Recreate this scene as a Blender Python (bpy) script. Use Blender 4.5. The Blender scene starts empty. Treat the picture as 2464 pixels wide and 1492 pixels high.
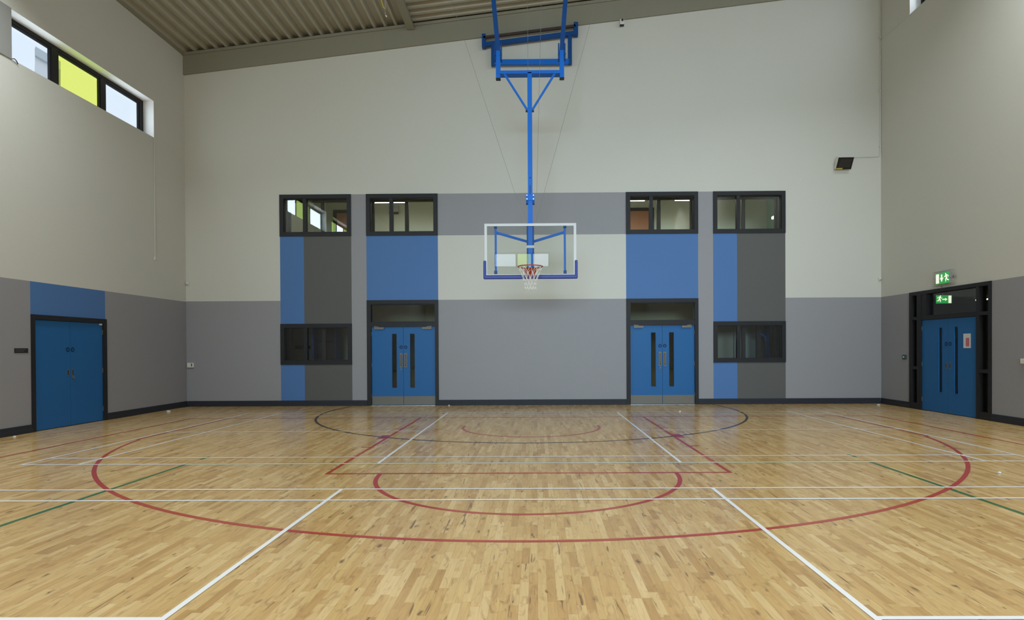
import bpy, bmesh, math, random
from mathutils import Vector, Matrix
random.seed(7)
S = bpy.context.scene
COL = S.collection

# ------------------------------------------------------------------ camera
H = 1.5011
cam_d = bpy.data.cameras.new('camera'); cam = bpy.data.objects.new('camera', cam_d); COL.objects.link(cam)
yaw, pitch, roll = 0.0088, -0.0069, 0.0054
Rz = Matrix.Rotation(yaw, 3, 'Z'); Rx = Matrix.Rotation(pitch, 3, 'X'); Ry = Matrix.Rotation(roll, 3, 'Y')
R = Rz @ Rx @ Ry
right, fwd, up = R.col[0], R.col[1], R.col[2]
M = Matrix((right, up, -fwd)).transposed().to_4x4(); M.translation = Vector((0, 0, H))
cam.matrix_world = M
cam_d.sensor_fit = 'HORIZONTAL'; cam_d.sensor_width = 36.0
cam_d.lens = 1427.03 * 36 / 2464
cam_d.shift_x = (1232 - 1278.70) / 2464
cam_d.shift_y = (848.11 - 746) / 2464
cam_d.clip_start = 0.05; cam_d.clip_end = 200
S.camera = cam

# ------------------------------------------------------------------ colour management
S.view_settings.view_transform = 'Standard'; S.view_settings.look = 'None'
S.view_settings.gamma = 1.0; S.view_settings.exposure = 0.0; S.view_settings.use_curve_mapping = False
S.cycles.use_denoising = True
S.cycles.max_bounces = 10; S.cycles.diffuse_bounces = 6; S.cycles.transparent_max_bounces = 16
S.cycles.sample_clamp_indirect = 6.0

# ------------------------------------------------------------------ hall dimensions (metres)
XL, XR, YW, YR = -9.319, 9.080, 15.707, -18.1
def zroof(x): return 10.452 + 0.1165 * x          # underside of the roof deck
def zfasc(x): return 9.862 + 0.1150 * x           # lower edge of the gable beam

# ------------------------------------------------------------------ sky + lights
W = bpy.data.worlds.new('sky'); S.world = W; W.use_nodes = True
bg = W.node_tree.nodes['Background']; bg.inputs[0].default_value = (0.80, 0.90, 1.0, 1); bg.inputs[1].default_value = 1.06

def area(loc, rot, sx, sy, power, color):  # serves added fill lamps, pane lamps and hall luminaires alike
    l = bpy.data.lights.new('window_daylight', 'AREA'); l.shape = 'RECTANGLE'; l.size = sx; l.size_y = sy
    l.energy = power; l.color = color
    o = bpy.data.objects.new('window_daylight', l); COL.objects.link(o); o.location = loc; o.rotation_euler = rot; return o
# fill lamps added behind the camera, before an invented glazed screen
rg = area((-0.8, YR + 0.12, 4.4), (math.radians(88), 0, math.radians(-5)), 8.0, 3.0, 200, (0.62, 0.84, 1.0)); rg.data.spread = math.radians(36)
area((0.0, YR + 0.12, 4.4), (math.radians(90), 0, 0), 12.6, 3.0, 400, (0.76, 0.90, 1.0))
# rows of linear high-bay luminaires under the roof, out of the frame
LAMP, LP, SPREAD = (0.91, 0.985, 1.0), 96, 138
for y in (8.8, 1.0, -6.2, -13.0):
    for x, k in ((-7.5, 1.65 if y > 5 else 2.3), (0.1, 0.0 if y > 5 else 1.05), (7.7, 2.6)):
        if k == 0: continue
        o = area((x, y, zroof(x) - 0.75), (0, 0, 0), 1.5, 0.35, LP * k, LAMP); o.name = 'hall_luminaire'; o.data.spread = math.radians(SPREAD)
DAY, YDAY = (0.74, 0.87, 1.0), (0.55, 0.85, 0.22)
def pane_light(wall, u0, u1, z0, z1, radiance, color=DAY):
    """Daylight entering through one clerestory pane outside the frame of the photograph."""
    loc, rot = {'L': ((XL - 0.22, (u0 + u1) / 2, (z0 + z1) / 2), (0, math.radians(-90), 0)),
                'R': ((XR + 0.17, -(u0 + u1) / 2, (z0 + z1) / 2), (0, math.radians(90), 0)),
                'B': ((-(u0 + u1) / 2, YR - 0.12, (z0 + z1) / 2), (math.radians(90), 0, 0))}[wall]
    w, h = (z1 - z0, u1 - u0) if wall in 'LR' else (u1 - u0, z1 - z0)
    area(loc, rot, w, h, radiance * math.pi * w * h, color)
for u0, u1, c in ((5.33, 6.49, DAY), (6.67, 7.93, YDAY), (8.07, 9.18, DAY), (0.83, 2.10, YDAY), (2.25, 3.15, DAY), (3.28, 4.37, YDAY)):
    pane_light('L', u0, u1, 6.78, 7.47, 16 if c is DAY else 5, c)
for u0, u1, c in ((10.50, 11.70, DAY), (11.86, 13.02, YDAY), (13.17, 14.31, DAY)): pane_light('L', u0, u1, 6.78, 7.47, 2.6 if c is DAY else 1.4, c)
for u0, u1, k in ((-5.4, -3.1, 8), (-2.9, -0.6, 8), (-0.4, 1.9, 8), (-14.43, -12.2, 1.8), (-12.05, -9.9, 1.8), (-9.75, -7.6, 1.8)): pane_light('R', u0, u1, 9.65, 10.9, k)
for u0, u1, c in ((-0.85, 0.22, DAY), (0.36, 1.30, YDAY), (1.44, 2.85, DAY)): pane_light('B', u0, u1, 7.25, 8.10, 4, c)

# ------------------------------------------------------------------ materials
def mat(name, col, rough=0.6, metal=0.0, noise=0.0, nscale=60, bump=0.0, spec=0.5, emit=None, estr=0.0, coat=0.0):
    m = bpy.data.materials.new(name); m.use_nodes = True; nt = m.node_tree; b = nt.nodes['Principled BSDF']
    b.inputs['Base Color'].default_value = (*col, 1); b.inputs['Roughness'].default_value = rough
    b.inputs['Metallic'].default_value = metal; b.inputs['Specular IOR Level'].default_value = spec
    b.inputs['Coat Weight'].default_value = coat
    if emit: b.inputs['Emission Color'].default_value = (*emit, 1); b.inputs['Emission Strength'].default_value = estr
    if noise or bump:
        tc = nt.nodes.new('ShaderNodeTexCoord'); n = nt.nodes.new('ShaderNodeTexNoise')
        n.inputs['Scale'].default_value = nscale; n.inputs['Detail'].default_value = 3
        nt.links.new(tc.outputs['Object'], n.inputs['Vector'])
        if noise:
            mp = nt.nodes.new('ShaderNodeMapRange'); mp.inputs[3].default_value = 1 - noise; mp.inputs[4].default_value = 1 + noise
            nt.links.new(n.outputs['Fac'], mp.inputs[0])
            mx = nt.nodes.new('ShaderNodeMix'); mx.data_type = 'RGBA'; mx.blend_type = 'MULTIPLY'; mx.inputs[0].default_value = 1
            mx.inputs[6].default_value = (*col, 1); nt.links.new(mp.outputs[0], mx.inputs[7])
            nt.links.new(mx.outputs[2], b.inputs['Base Color'])
        if bump:
            bp = nt.nodes.new('ShaderNodeBump'); bp.inputs['Strength'].default_value = bump; bp.inputs['Distance'].default_value = 0.01
            nt.links.new(n.outputs['Fac'], bp.inputs['Height']); nt.links.new(bp.outputs[0], b.inputs['Normal'])
    return m

def glass(name, tint=(0.93, 0.96, 0.95), base=0.05, rough=0.0):
    m = bpy.data.materials.new(name); m.use_nodes = True; nt = m.node_tree; nt.nodes.clear()
    out = nt.nodes.new('ShaderNodeOutputMaterial'); mx = nt.nodes.new('ShaderNodeMixShader')
    t = nt.nodes.new('ShaderNodeBsdfTransparent'); t.inputs[0].default_value = (*tint, 1)
    g = nt.nodes.new('ShaderNodeBsdfGlossy'); g.inputs['Roughness'].default_value = rough
    lw = nt.nodes.new('ShaderNodeLayerWeight'); p = nt.nodes.new('ShaderNodeMath'); p.operation = 'POWER'; p.inputs[1].default_value = 5
    q = nt.nodes.new('ShaderNodeMath'); q.operation = 'MULTIPLY_ADD'; q.inputs[1].default_value = 0.85; q.inputs[2].default_value = base
    nt.links.new(lw.outputs['Facing'], p.inputs[0]); nt.links.new(p.outputs[0], q.inputs[0]); nt.links.new(q.outputs[0], mx.inputs[0])
    nt.links.new(t.outputs[0], mx.inputs[1]); nt.links.new(g.outputs[0], mx.inputs[2]); nt.links.new(mx.outputs[0], out.inputs[0])
    return m

def floor_material():
    m = bpy.data.materials.new('maple_strip_floor'); m.use_nodes = True; nt = m.node_tree; b = nt.nodes['Principled BSDF']
    N = nt.nodes.new; Lk = nt.links.new
    def mth(op, a, bb=None, c=None):
        n = N('ShaderNodeMath'); n.operation = op
        for i, v in enumerate((a, bb, c)):
            if v is None: continue
            if isinstance(v, (int, float)): n.inputs[i].default_value = v
            else: Lk(v, n.inputs[i])
        return n.outputs[0]
    tc = N('ShaderNodeTexCoord'); sx = N('ShaderNodeSeparateXYZ'); Lk(tc.outputs['Object'], sx.inputs[0])
    x, y = sx.outputs[0], sx.outputs[1]
    u = mth('DIVIDE', x, 0.0565); strip = mth('FLOOR', u); fu = mth('FRACT', u)
    w1 = N('ShaderNodeTexWhiteNoise'); w1.noise_dimensions = '1D'; Lk(strip, w1.inputs['W'])
    ws = N('ShaderNodeSeparateColor'); Lk(w1.outputs['Color'], ws.inputs[0])
    ln = mth('MULTIPLY_ADD', ws.outputs[0], 0.35, 0.30)
    v = mth('ADD', mth('DIVIDE', y, ln), mth('MULTIPLY', ws.outputs[1], 37.0))
    stave = mth('FLOOR', v); fv = mth('FRACT', v)
    cmb = N('ShaderNodeCombineXYZ'); Lk(strip, cmb.inputs[0]); Lk(stave, cmb.inputs[1])
    w2 = N('ShaderNodeTexWhiteNoise'); w2.noise_dimensions = '3D'; Lk(cmb.outputs[0], w2.inputs['Vector'])
    pr = w2.outputs['Value']; pc = N('ShaderNodeSeparateColor'); Lk(w2.outputs['Color'], pc.inputs[0])
    # stave colour
    cr = N('ShaderNodeValToRGB'); e = cr.color_ramp.elements
    e[0].position = 0.0; e[0].color = (0.48, 0.285, 0.108, 1); e[1].position = 1.0; e[1].color = (0.70, 0.50, 0.245, 1)
    for pos, c in ((0.18, (0.565, 0.355, 0.140)), (0.5, (0.61, 0.402, 0.168)), (0.8, (0.645, 0.44, 0.195))):
        k = e.new(pos); k.color = (*c, 1)
    Lk(pr, cr.inputs[0])
    # long grain, different in every stave
    def stretched(sxv, syv, off):
        cv = N('ShaderNodeCombineXYZ'); Lk(mth('MULTIPLY_ADD', x, sxv, mth('MULTIPLY', pc.outputs[0], off)), cv.inputs[0])
        Lk(mth('MULTIPLY_ADD', y, syv, mth('MULTIPLY', pc.outputs[1], off)), cv.inputs[1]); Lk(mth('MULTIPLY', pr, 50), cv.inputs[2]); return cv.outputs[0]
    n1 = N('ShaderNodeTexNoise'); n1.inputs['Scale'].default_value = 1; n1.inputs['Detail'].default_value = 4; n1.inputs['Distortion'].default_value = 0.6
    Lk(stretched(55, 4.0, 31), n1.inputs['Vector'])
    g1 = N('ShaderNodeMapRange'); g1.inputs[1].default_value = 0.3; g1.inputs[2].default_value = 0.7; g1.inputs[3].default_value = 0.90; g1.inputs[4].default_value = 1.07
    Lk(n1.outputs['Fac'], g1.inputs[0])
    # brown clouds of heartwood
    n2 = N('ShaderNodeTexNoise'); n2.inputs['Scale'].default_value = 1; n2.inputs['Detail'].default_value = 3; n2.inputs['Distortion'].default_value = 1.2
    Lk(stretched(16, 4.5, 17), n2.inputs['Vector'])
    g2 = N('ShaderNodeMapRange'); g2.inputs[1].default_value = 0.54; g2.inputs[2].default_value = 0.76; g2.inputs[3].default_value = 0; g2.inputs[4].default_value = 0.8
    Lk(n2.outputs['Fac'], g2.inputs[0])
    # knots: scattered dark spots stretched along the stave
    vo = N('ShaderNodeTexVoronoi'); vo.inputs['Scale'].default_value = 1; vo.inputs['Randomness'].default_value = 1
    nd = N('ShaderNodeTexNoise'); nd.inputs['Scale'].default_value = 25; Lk(tc.outputs['Object'], nd.inputs['Vector'])
    cv = N('ShaderNodeCombineXYZ'); Lk(mth('MULTIPLY_ADD', x, 11.0, mth('MULTIPLY', nd.outputs['Fac'], 0.45)), cv.inputs[0]); Lk(mth('MULTIPLY_ADD', y, 4.2, mth('MULTIPLY', nd.outputs['Fac'], 0.3)), cv.inputs[1])
    Lk(cv.outputs[0], vo.inputs['Vector'])
    vs = N('ShaderNodeSeparateColor'); Lk(vo.outputs['Color'], vs.inputs[0])
    size = mth('MULTIPLY_ADD', mth('POWER', vs.outputs[0], 2.5), 0.24, 0.02)
    kn = N('ShaderNodeMapRange'); kn.inputs[3].default_value = 0.85; kn.inputs[4].default_value = 0
    kn.inputs[1].default_value = 0.25; kn.inputs[2].default_value = 1.0
    Lk(mth('DIVIDE', vo.outputs['Distance'], size), kn.inputs[0])
    # thin dark mineral streaks
    n3 = N('ShaderNodeTexNoise'); n3.inputs['Scale'].default_value = 1; n3.inputs['Detail'].default_value = 2; n3.inputs['Distortion'].default_value = 0.8
    Lk(stretched(30, 2.2, 23), n3.inputs['Vector'])
    g3 = N('ShaderNodeMapRange'); g3.inputs[1].default_value = 0.67; g3.inputs[2].default_value = 0.725; g3.inputs[3].default_value = 0; g3.inputs[4].default_value = 0.8
    Lk(n3.outputs['Fac'], g3.inputs[0])
    def mix(fac, a, c, mode='MIX'):
        n = N('ShaderNodeMix'); n.data_type = 'RGBA'; n.blend_type = mode
        if isinstance(fac, (int, float)): n.inputs[0].default_value = fac
        else: Lk(fac, n.inputs[0])
        for i, s in ((6, a), (7, c)):
            if isinstance(s, tuple): n.inputs[i].default_value = (*s, 1)
            else: Lk(s, n.inputs[i])
        return n.outputs[2]
    c = mix(1.0, cr.outputs[0], g1.outputs[0], 'MULTIPLY')
    c = mix(g2.outputs[0], c, (0.36, 0.20, 0.085))
    c = mix(g3.outputs[0], c, (0.15, 0.085, 0.045))
    c = mix(kn.outputs[0], c, (0.12, 0.065, 0.035))
    # joints
    d1 = mth('MULTIPLY', mth('MINIMUM', fu, mth('SUBTRACT', 1.0, fu)), 0.0565)
    d2 = mth('MULTIPLY', mth('MINIMUM', fv, mth('SUBTRACT', 1.0, fv)), ln)
    j = N('ShaderNodeMapRange'); j.inputs[1].default_value = 0.0003; j.inputs[2].default_value = 0.0012; j.inputs[3].default_value = 0.45; j.inputs[4].default_value = 0
    Lk(mth('MINIMUM', d1, d2), j.inputs[0])
    c = mix(j.outputs[0], c, (0.20, 0.11, 0.05))
    Lk(c, b.inputs['Base Color'])
    n4 = N('ShaderNodeTexNoise'); n4.inputs['Scale'].default_value = 1.3; n4.inputs['Detail'].default_value = 3; Lk(tc.outputs['Object'], n4.inputs['Vector'])
    rr = N('ShaderNodeMapRange'); rr.inputs[3].default_value = 0.15; rr.inputs[4].default_value = 0.24; Lk(n4.outputs['Fac'], rr.inputs[0])
    Lk(rr.outputs[0], b.inputs['Roughness']); b.inputs['Specular IOR Level'].default_value = 0.34
    return m

CREAM = mat('cream_wall_paint', (0.62, 0.62, 0.575), 0.75, noise=0.03, bump=0.05, nscale=45, spec=0.25)
GREY = mat('mid_grey_wall_paint', (0.30, 0.30, 0.322), 0.6, noise=0.03, bump=0.05, nscale=45, spec=0.3)
DGREY = mat('dark_grey_wall_paint', (0.108, 0.108, 0.107), 0.6, noise=0.03, bump=0.05, nscale=45, spec=0.3)
BLUEP = mat('blue_wall_paint', (0.077, 0.185, 0.43), 0.6, noise=0.03, bump=0.05, nscale=45, spec=0.3)
REVEAL = mat('white_reveal_paint', (0.78, 0.77, 0.74), 0.7)
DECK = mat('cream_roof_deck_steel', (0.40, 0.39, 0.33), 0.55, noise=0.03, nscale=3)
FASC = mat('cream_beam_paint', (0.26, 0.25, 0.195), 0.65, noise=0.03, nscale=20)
SKIRT = mat('charcoal_skirting_paint', (0.030, 0.033, 0.043), 0.55, spec=0.2)
FRAME = mat('charcoal_frame_paint', (0.020, 0.020, 0.023), 0.5, spec=0.25)
DOORB = mat('blue_door_laminate', (0.020, 0.128, 0.350), 0.45, noise=0.02, nscale=90, spec=0.22)
STEEL = mat('brushed_stainless_steel', (0.17, 0.158, 0.135), 0.55, 0.4, noise=0.05, nscale=80)
BRIGHT = mat('bright_steel', (0.7, 0.7, 0.72), 0.3, 0.9)
DISC = mat('dark_blue_sign_film', (0.005, 0.028, 0.11), 0.5, spec=0.2)
DISCL = mat('pale_blue_print', (0.03, 0.16, 0.36), 0.5, spec=0.2)
WINGL = glass('window_glass', (0.96, 0.98, 0.96), 0.045)
DARKGL = glass('door_glass', (0.84, 0.85, 0.79), 0.035)
CLEAR = glass('clear_outside_glass', (0.97, 0.985, 1.0), 0.03)
YELGL = glass('yellow_outside_glass', (0.97, 0.98, 0.45), 0.03)
BOARDGL = glass('backboard_glass', (0.955, 0.975, 0.965), 0.045)
BLUES = mat('blue_powder_coated_steel', (0.006, 0.15, 0.66), 0.5, spec=0.3)
BLUED = mat('dark_blue_steel', (0.005, 0.062, 0.25), 0.5, spec=0.3)
PAD = mat('navy_blue_padding', (0.022, 0.045, 0.28), 0.5)
RED = mat('red_rim_enamel', (0.42, 0.045, 0.025), 0.4)
WHITEP = mat('white_paint_marking', (0.60, 0.61, 0.62), 0.45)
CORD = mat('white_net_cord', (0.80, 0.79, 0.76), 0.8)
RUBBER = mat('black_rubber', (0.015, 0.015, 0.017), 0.6)
BROWN = mat('dark_brown_timber', (0.045, 0.028, 0.026), 0.6)
CABLE = mat('grey_steel_wire', (0.26, 0.26, 0.25), 0.5, 0.4)
LW = mat('white_line_paint', (0.88, 0.88, 0.90), 0.22, spec=0.45)
LR = mat('red_line_paint', (0.43, 0.06, 0.04), 0.22, spec=0.45)
LG = mat('green_line_paint', (0.045, 0.16, 0.06), 0.22, spec=0.45)
LY = mat('yellow_line_paint', (0.50, 0.50, 0.10), 0.22, spec=0.45)
LK_ = mat('charcoal_line_paint', (0.045, 0.045, 0.05), 0.22, spec=0.45)
PLASTIC = mat('white_plastic', (0.72, 0.71, 0.67), 0.4)
GPLASTIC = mat('grey_plastic', (0.30, 0.30, 0.29), 0.5)
BLACKG = mat('black_glass_front', (0.012, 0.011, 0.012), 0.15)
YLAB = mat('yellow_label', (0.42, 0.36, 0.06), 0.5)
SGREEN = mat('exit_sign_green', (0.01, 0.25, 0.05), 0.4, emit=(0.02, 0.42, 0.07), estr=0.75)
SWHITE = mat('exit_sign_white', (0.8, 0.8, 0.7), 0.4, emit=(1.0, 1.0, 0.82), estr=1.0)
PAPER = mat('white_paper', (0.62, 0.63, 0.66), 0.8)
PINK = mat('pink_print', (0.52, 0.16, 0.20), 0.8)
SIGNB = mat('black_sign_plate', (0.016, 0.014, 0.016), 0.4)
SIGNT = mat('grey_sign_lettering', (0.09, 0.085, 0.09), 0.5)
GALW = mat('gallery_wall_paint', (0.50, 0.52, 0.42), 0.8)
GALG = mat('gallery_green_paint', (0.20, 0.35, 0.25), 0.8)
ORANGE = mat('orange_brown_door_veneer', (0.36, 0.15, 0.07), 0.5, noise=0.12, nscale=8)
STOREW = mat('store_wall_paint', (0.40, 0.40, 0.34), 0.8)
TUBE = mat('fluorescent_diffuser', (0.9, 0.9, 0.85), 0.5, emit=(1.0, 0.98, 0.88), estr=10.0)
TUBE2 = mat('corridor_diffuser', (0.9, 0.9, 0.85), 0.5, emit=(1.0, 0.98, 0.88), estr=3.0)
BUILD = mat('pale_render', (0.90, 0.91, 0.93), 0.8)
COPING = mat('grey_coping', (0.66, 0.70, 0.74), 0.7)
GROUND = mat('pale_concrete_ground', (0.55, 0.55, 0.53), 0.9, noise=0.1, nscale=2)
YWIRE = mat('yellow_strap', (0.50, 0.40, 0.05), 0.5)

# ------------------------------------------------------------------ mesh helpers
class MB:
    """Collects boxes, bars, tubes and polygons; build() links them as ONE mesh object."""
    def __init__(self, T=None): self.v = []; self.f = []; self.mi = []; self.T = T or (lambda a, b, c: (a, b, c))
    def add(self, vs, fs, mi=0, raw=False):
        o = len(self.v); self.v += [Vector(p) if raw else Vector(self.T(*p)) for p in vs]
        self.f += [tuple(o + i for i in f) for f in fs]; self.mi += [mi] * len(fs); return self
    def box(self, a0, a1, b0, b1, c0, c1, mi=0):
        vs = [(a, b, c) for a in (a0, a1) for b in (b0, b1) for c in (c0, c1)]
        return self.add(vs, [(0, 1, 3, 2), (4, 6, 7, 5), (0, 4, 5, 1), (2, 3, 7, 6), (0, 2, 6, 4), (1, 5, 7, 3)], mi)
    def bar(self, p, q, w, h, mi=0, side=(0, 1, 0)):
        p, q = Vector(self.T(*p)), Vector(self.T(*q)); d = (q - p).normalized(); s = Vector(side)
        a = d.cross(s)
        if a.length < 1e-4: s = Vector((1, 0, 0)); a = d.cross(s)
        a.normalize(); b = a.cross(d).normalized(); a *= w / 2; b *= h / 2
        vs = [e + sa * a + sb * b for e in (p, q) for sa, sb in ((-1, -1), (1, -1), (1, 1), (-1, 1))]
        return self.add(vs, [(0, 1, 2, 3), (7, 6, 5, 4), (0, 4, 5, 1), (1, 5, 6, 2), (2, 6, 7, 3), (3, 7, 4, 0)], mi, raw=True)
    def tube(self, pts, r, n=8, mi=0, closed=False, cap=True):
        P = [Vector(self.T(*p)) for p in pts]; L = len(P); rings = []; prev = None
        for i, p in enumerate(P):
            if closed: d = (P[(i + 1) % L] - P[i - 1]).normalized()
            else: d = (P[min(i + 1, L - 1)] - P[max(i - 1, 0)]).normalized()
            if prev is None:
                a = d.cross(Vector((0, 0, 1)))
                if a.length < 1e-3: a = d.cross(Vector((1, 0, 0)))
            else: a = prev - d * prev.dot(d)
            a.normalize(); prev = a; b = d.cross(a)
            rings.append([p + a * r * math.cos(2 * math.pi * k / n) + b * r * math.sin(2 * math.pi * k / n) for k in range(n)])
        vs = [q for rg in rings for q in rg]; fs = []
        for i in range(L if closed else L - 1):
            j = (i + 1) % L
            for k in range(n): fs.append((i * n + k, i * n + (k + 1) % n, j * n + (k + 1) % n, j * n + k))
        if cap and not closed: fs += [tuple(range(n))[::-1], tuple((L - 1) * n + k for k in range(n))]
        return self.add(vs, fs, mi, raw=True)
    def disc(self, c, r, thick, n=24, mi=0):
        """Disc lying in the (first, third) plane, thick along the second axis."""
        a, b, z = c; vs = []
        for t in (0, thick):
            vs += [(a + r * math.cos(2 * math.pi * k / n), b + t, z + r * math.sin(2 * math.pi * k / n)) for k in range(n)]
        fs = [tuple(range(n)), tuple(range(n, 2 * n))[::-1]] + [(k, (k + 1) % n, n + (k + 1) % n, n + k) for k in range(n)]
        return self.add(vs, fs, mi)
    def poly(self, pts, b, thick, mi=0):
        n = len(pts); vs = [(u, b, z) for u, z in pts] + [(u, b + thick, z) for u, z in pts]
        return self.add(vs, [tuple(range(n)), tuple(range(n, 2 * n))[::-1]] + [(k, (k + 1) % n, n + (k + 1) % n, n + k) for k in range(n)], mi)
    def build(self, name, mats, parent=None, origin=None, bevel=0.0, smooth=False):
        if not isinstance(mats, (list, tuple)): mats = [mats]
        me = bpy.data.meshes.new(name)
        if parent is not None: o0 = WORLD[parent.name]
        elif origin is not None: o0 = Vector(origin)
        else:
            lo = Vector([min(v[i] for v in self.v) for i in range(3)]); hi = Vector([max(v[i] for v in self.v) for i in range(3)])
            o0 = Vector(((lo.x + hi.x) / 2, (lo.y + hi.y) / 2, lo.z))
        me.from_pydata([tuple(v - o0) for v in self.v], [], self.f)
        for p, k in zip(me.polygons, self.mi): p.material_index = k
        bm = bmesh.new(); bm.from_mesh(me); bmesh.ops.recalc_face_normals(bm, faces=bm.faces); bm.to_mesh(me); bm.free()
        for m in mats: me.materials.append(m)
        if smooth:
            for p in me.polygons: p.use_smooth = True
        o = bpy.data.objects.new(name, me); COL.objects.link(o)
        if parent is not None: o.parent = parent
        else: o.location = o0
        if bevel:
            b = o.modifiers.new('bevel', 'BEVEL'); b.width = bevel; b.segments = 2; b.limit_method = 'ANGLE'
        WORLD[o.name] = o0
        return o
WORLD = {}
def tag(o, label=None, cat=None, group=None, kind=None):
    for k, v in (('label', label), ('category', cat), ('group', group), ('kind', kind)):
        if v: o[k] = v
    return o
def thing(name, label, cat, loc, group=None, kind=None):
    o = bpy.data.objects.new(name, None); COL.objects.link(o); o.location = loc; o.empty_display_size = 0.1
    WORLD[o.name] = Vector(loc); return tag(o, label, cat, group, kind)
def dup(root, loc, label=None):
    r = root.copy(); COL.objects.link(r); r.location = loc
    if label: r['label'] = label
    for ch in list(root.children):
        c = ch.copy(); COL.objects.link(c); c.parent = r
        for g in ch.children:
            d = g.copy(); COL.objects.link(d); d.parent = c
    return r
# wall frames: first axis runs left to right as seen from the hall, second axis comes out of the wall into the hall
def TB(u, n, z): return (u, YW - n, z)
def TL(u, n, z): return (XL + n, u, z)
def TR(u, n, z): return (XR - n, -u, z)
def TREAR(u, n, z): return (-u, YR + n, z)

# ------------------------------------------------------------------ floor and its markings
fl = MB().box(XL - 0.3, XR + 0.3, YR - 0.2, YW + 0.55, -0.15, 0).build('floor', floor_material(), origin=(0, 0, 0))
tag(fl, 'varnished maple strip floor covered with coloured court lines', 'floor', kind='structure')
def strip(mb, x0, y0, x1, y1, w, z):
    p, q = Vector((x0, y0)), Vector((x1, y1)); d = (q - p).normalized(); n = Vector((-d.y, d.x)) * w / 2
    vs = [(*(p + n), z), (*(p - n), z), (*(q - n), z), (*(q + n), z)]; mb.add(vs, [(0, 1, 2, 3)])
def arc(mb, cx, cy, r0, r1, a0, a1, z, n=120):
    vs = []
    for k in range(n + 1):
        a = math.radians(a0 + (a1 - a0) * k / n)
        vs += [(cx + r0 * math.cos(a), cy + r0 * math.sin(a), z), (cx + r1 * math.cos(a), cy + r1 * math.sin(a), z)]
    mb.add(vs, [(2 * k, 2 * k + 1, 2 * k + 3, 2 * k + 2) for k in range(n)])
def badminton(xc, y0, z):
    m = MB(); w = 0.04
    for y in (0, 0.46, 5.64, 6.1): strip(m, xc - 6.72, y0 + y, xc + 6.72, y0 + y, w, z)
    for x in (-6.7, -5.94, 5.94, 6.7): strip(m, xc + x, y0, xc + x, y0 + 6.1, w, z + 0.0002)
    for x in (-1.98, 1.98): strip(m, xc + x, y0, xc + x, y0 + 6.1, w, z + 0.0002)
    for s in (-1, 1): strip(m, xc + s * 1.98, y0 + 3.05, xc + s * 6.7, y0 + 3.05, w, z)
    return m.build('badminton_marking', LW, fl)
tag(badminton(-0.107, 7.75, 0.0030), 'white badminton court lines nearer the far wall')
tag(badminton(-0.115, 0.232, 0.0030), 'white badminton court lines in the foreground')
# basketball (red)
m = MB(); xb, yb = -0.112, 12.90; z = 0.0016
strip(m, xb - 7.5, yb + 0.025, xb + 7.5, yb + 0.025, 0.05, z)
for s in (-1, 1):
    strip(m, xb + s * 7.475, yb, xb + s * 7.475, -14.9, 0.05, z + .0001)
    strip(m, xb + s * 2.425, yb, xb + s * 2.425, yb - 5.8, 0.05, z + .0001)
    strip(m, xb + s * 6.625, yb, xb + s * 6.625, yb - 2.99, 0.05, z + .0001)
    strip(m, xb + s * 2.5, yb - 2.6, xb + s * 2.5, yb - 3.0, 0.16, z)
    for dy in (1.75, 3.85, 4.70): strip(m, xb + s * 2.45, yb - dy, xb + s * 2.58, yb - dy, 0.05, z)
strip(m, xb - 2.45, yb - 5.775, xb + 2.45, yb - 5.775, 0.05, z)
a = math.degrees(math.asin((2.99 - 1.575) / 6.75))
arc(m, xb, yb - 1.575, 6.70, 6.75, 180 + a, 360 - a, z, 200)
arc(m, xb, yb - 5.775, 1.75, 1.80, 180, 360, z + .0001)
arc(m, xb, yb - 1.575, 1.27, 1.32, 172, 368, z)
tag(m.build('basketball_marking', LR, fl), 'red basketball court lines')
# volleyball (green, with a yellow edge line)
m = MB(); xv, yv = -0.141, 7.80
strip(m, xv - 4.5, yv - 0.025, xv + 4.5, yv - 0.025, 0.05, 0.0010)
for s in (-1, 1):
    strip(m, xv + s * 4.475, yv, xv + s * 4.475, yv - 18, 0.05, 0.0011)
    strip(m, xv + s * 4.475, yv + 0.28, xv + s * 4.475, yv + 0.50, 0.05, 0.0010)
tag(m.build('volleyball_marking', LG, fl), 'green volleyball court lines')
m = MB(); strip(m, xv - 4.45, yv - 0.068, xv + 4.45, yv - 0.068, 0.034, 0.0008)
tag(m.build('yellow_marking', LY, fl), 'thin yellow line beside the green end line')
m = MB(); arc(m, -0.135, 14.28, 4.86, 4.91, 165, 375, 0.0022, 160)
tag(m.build('netball_marking', LK_, fl), 'charcoal netball goal circle')

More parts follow.
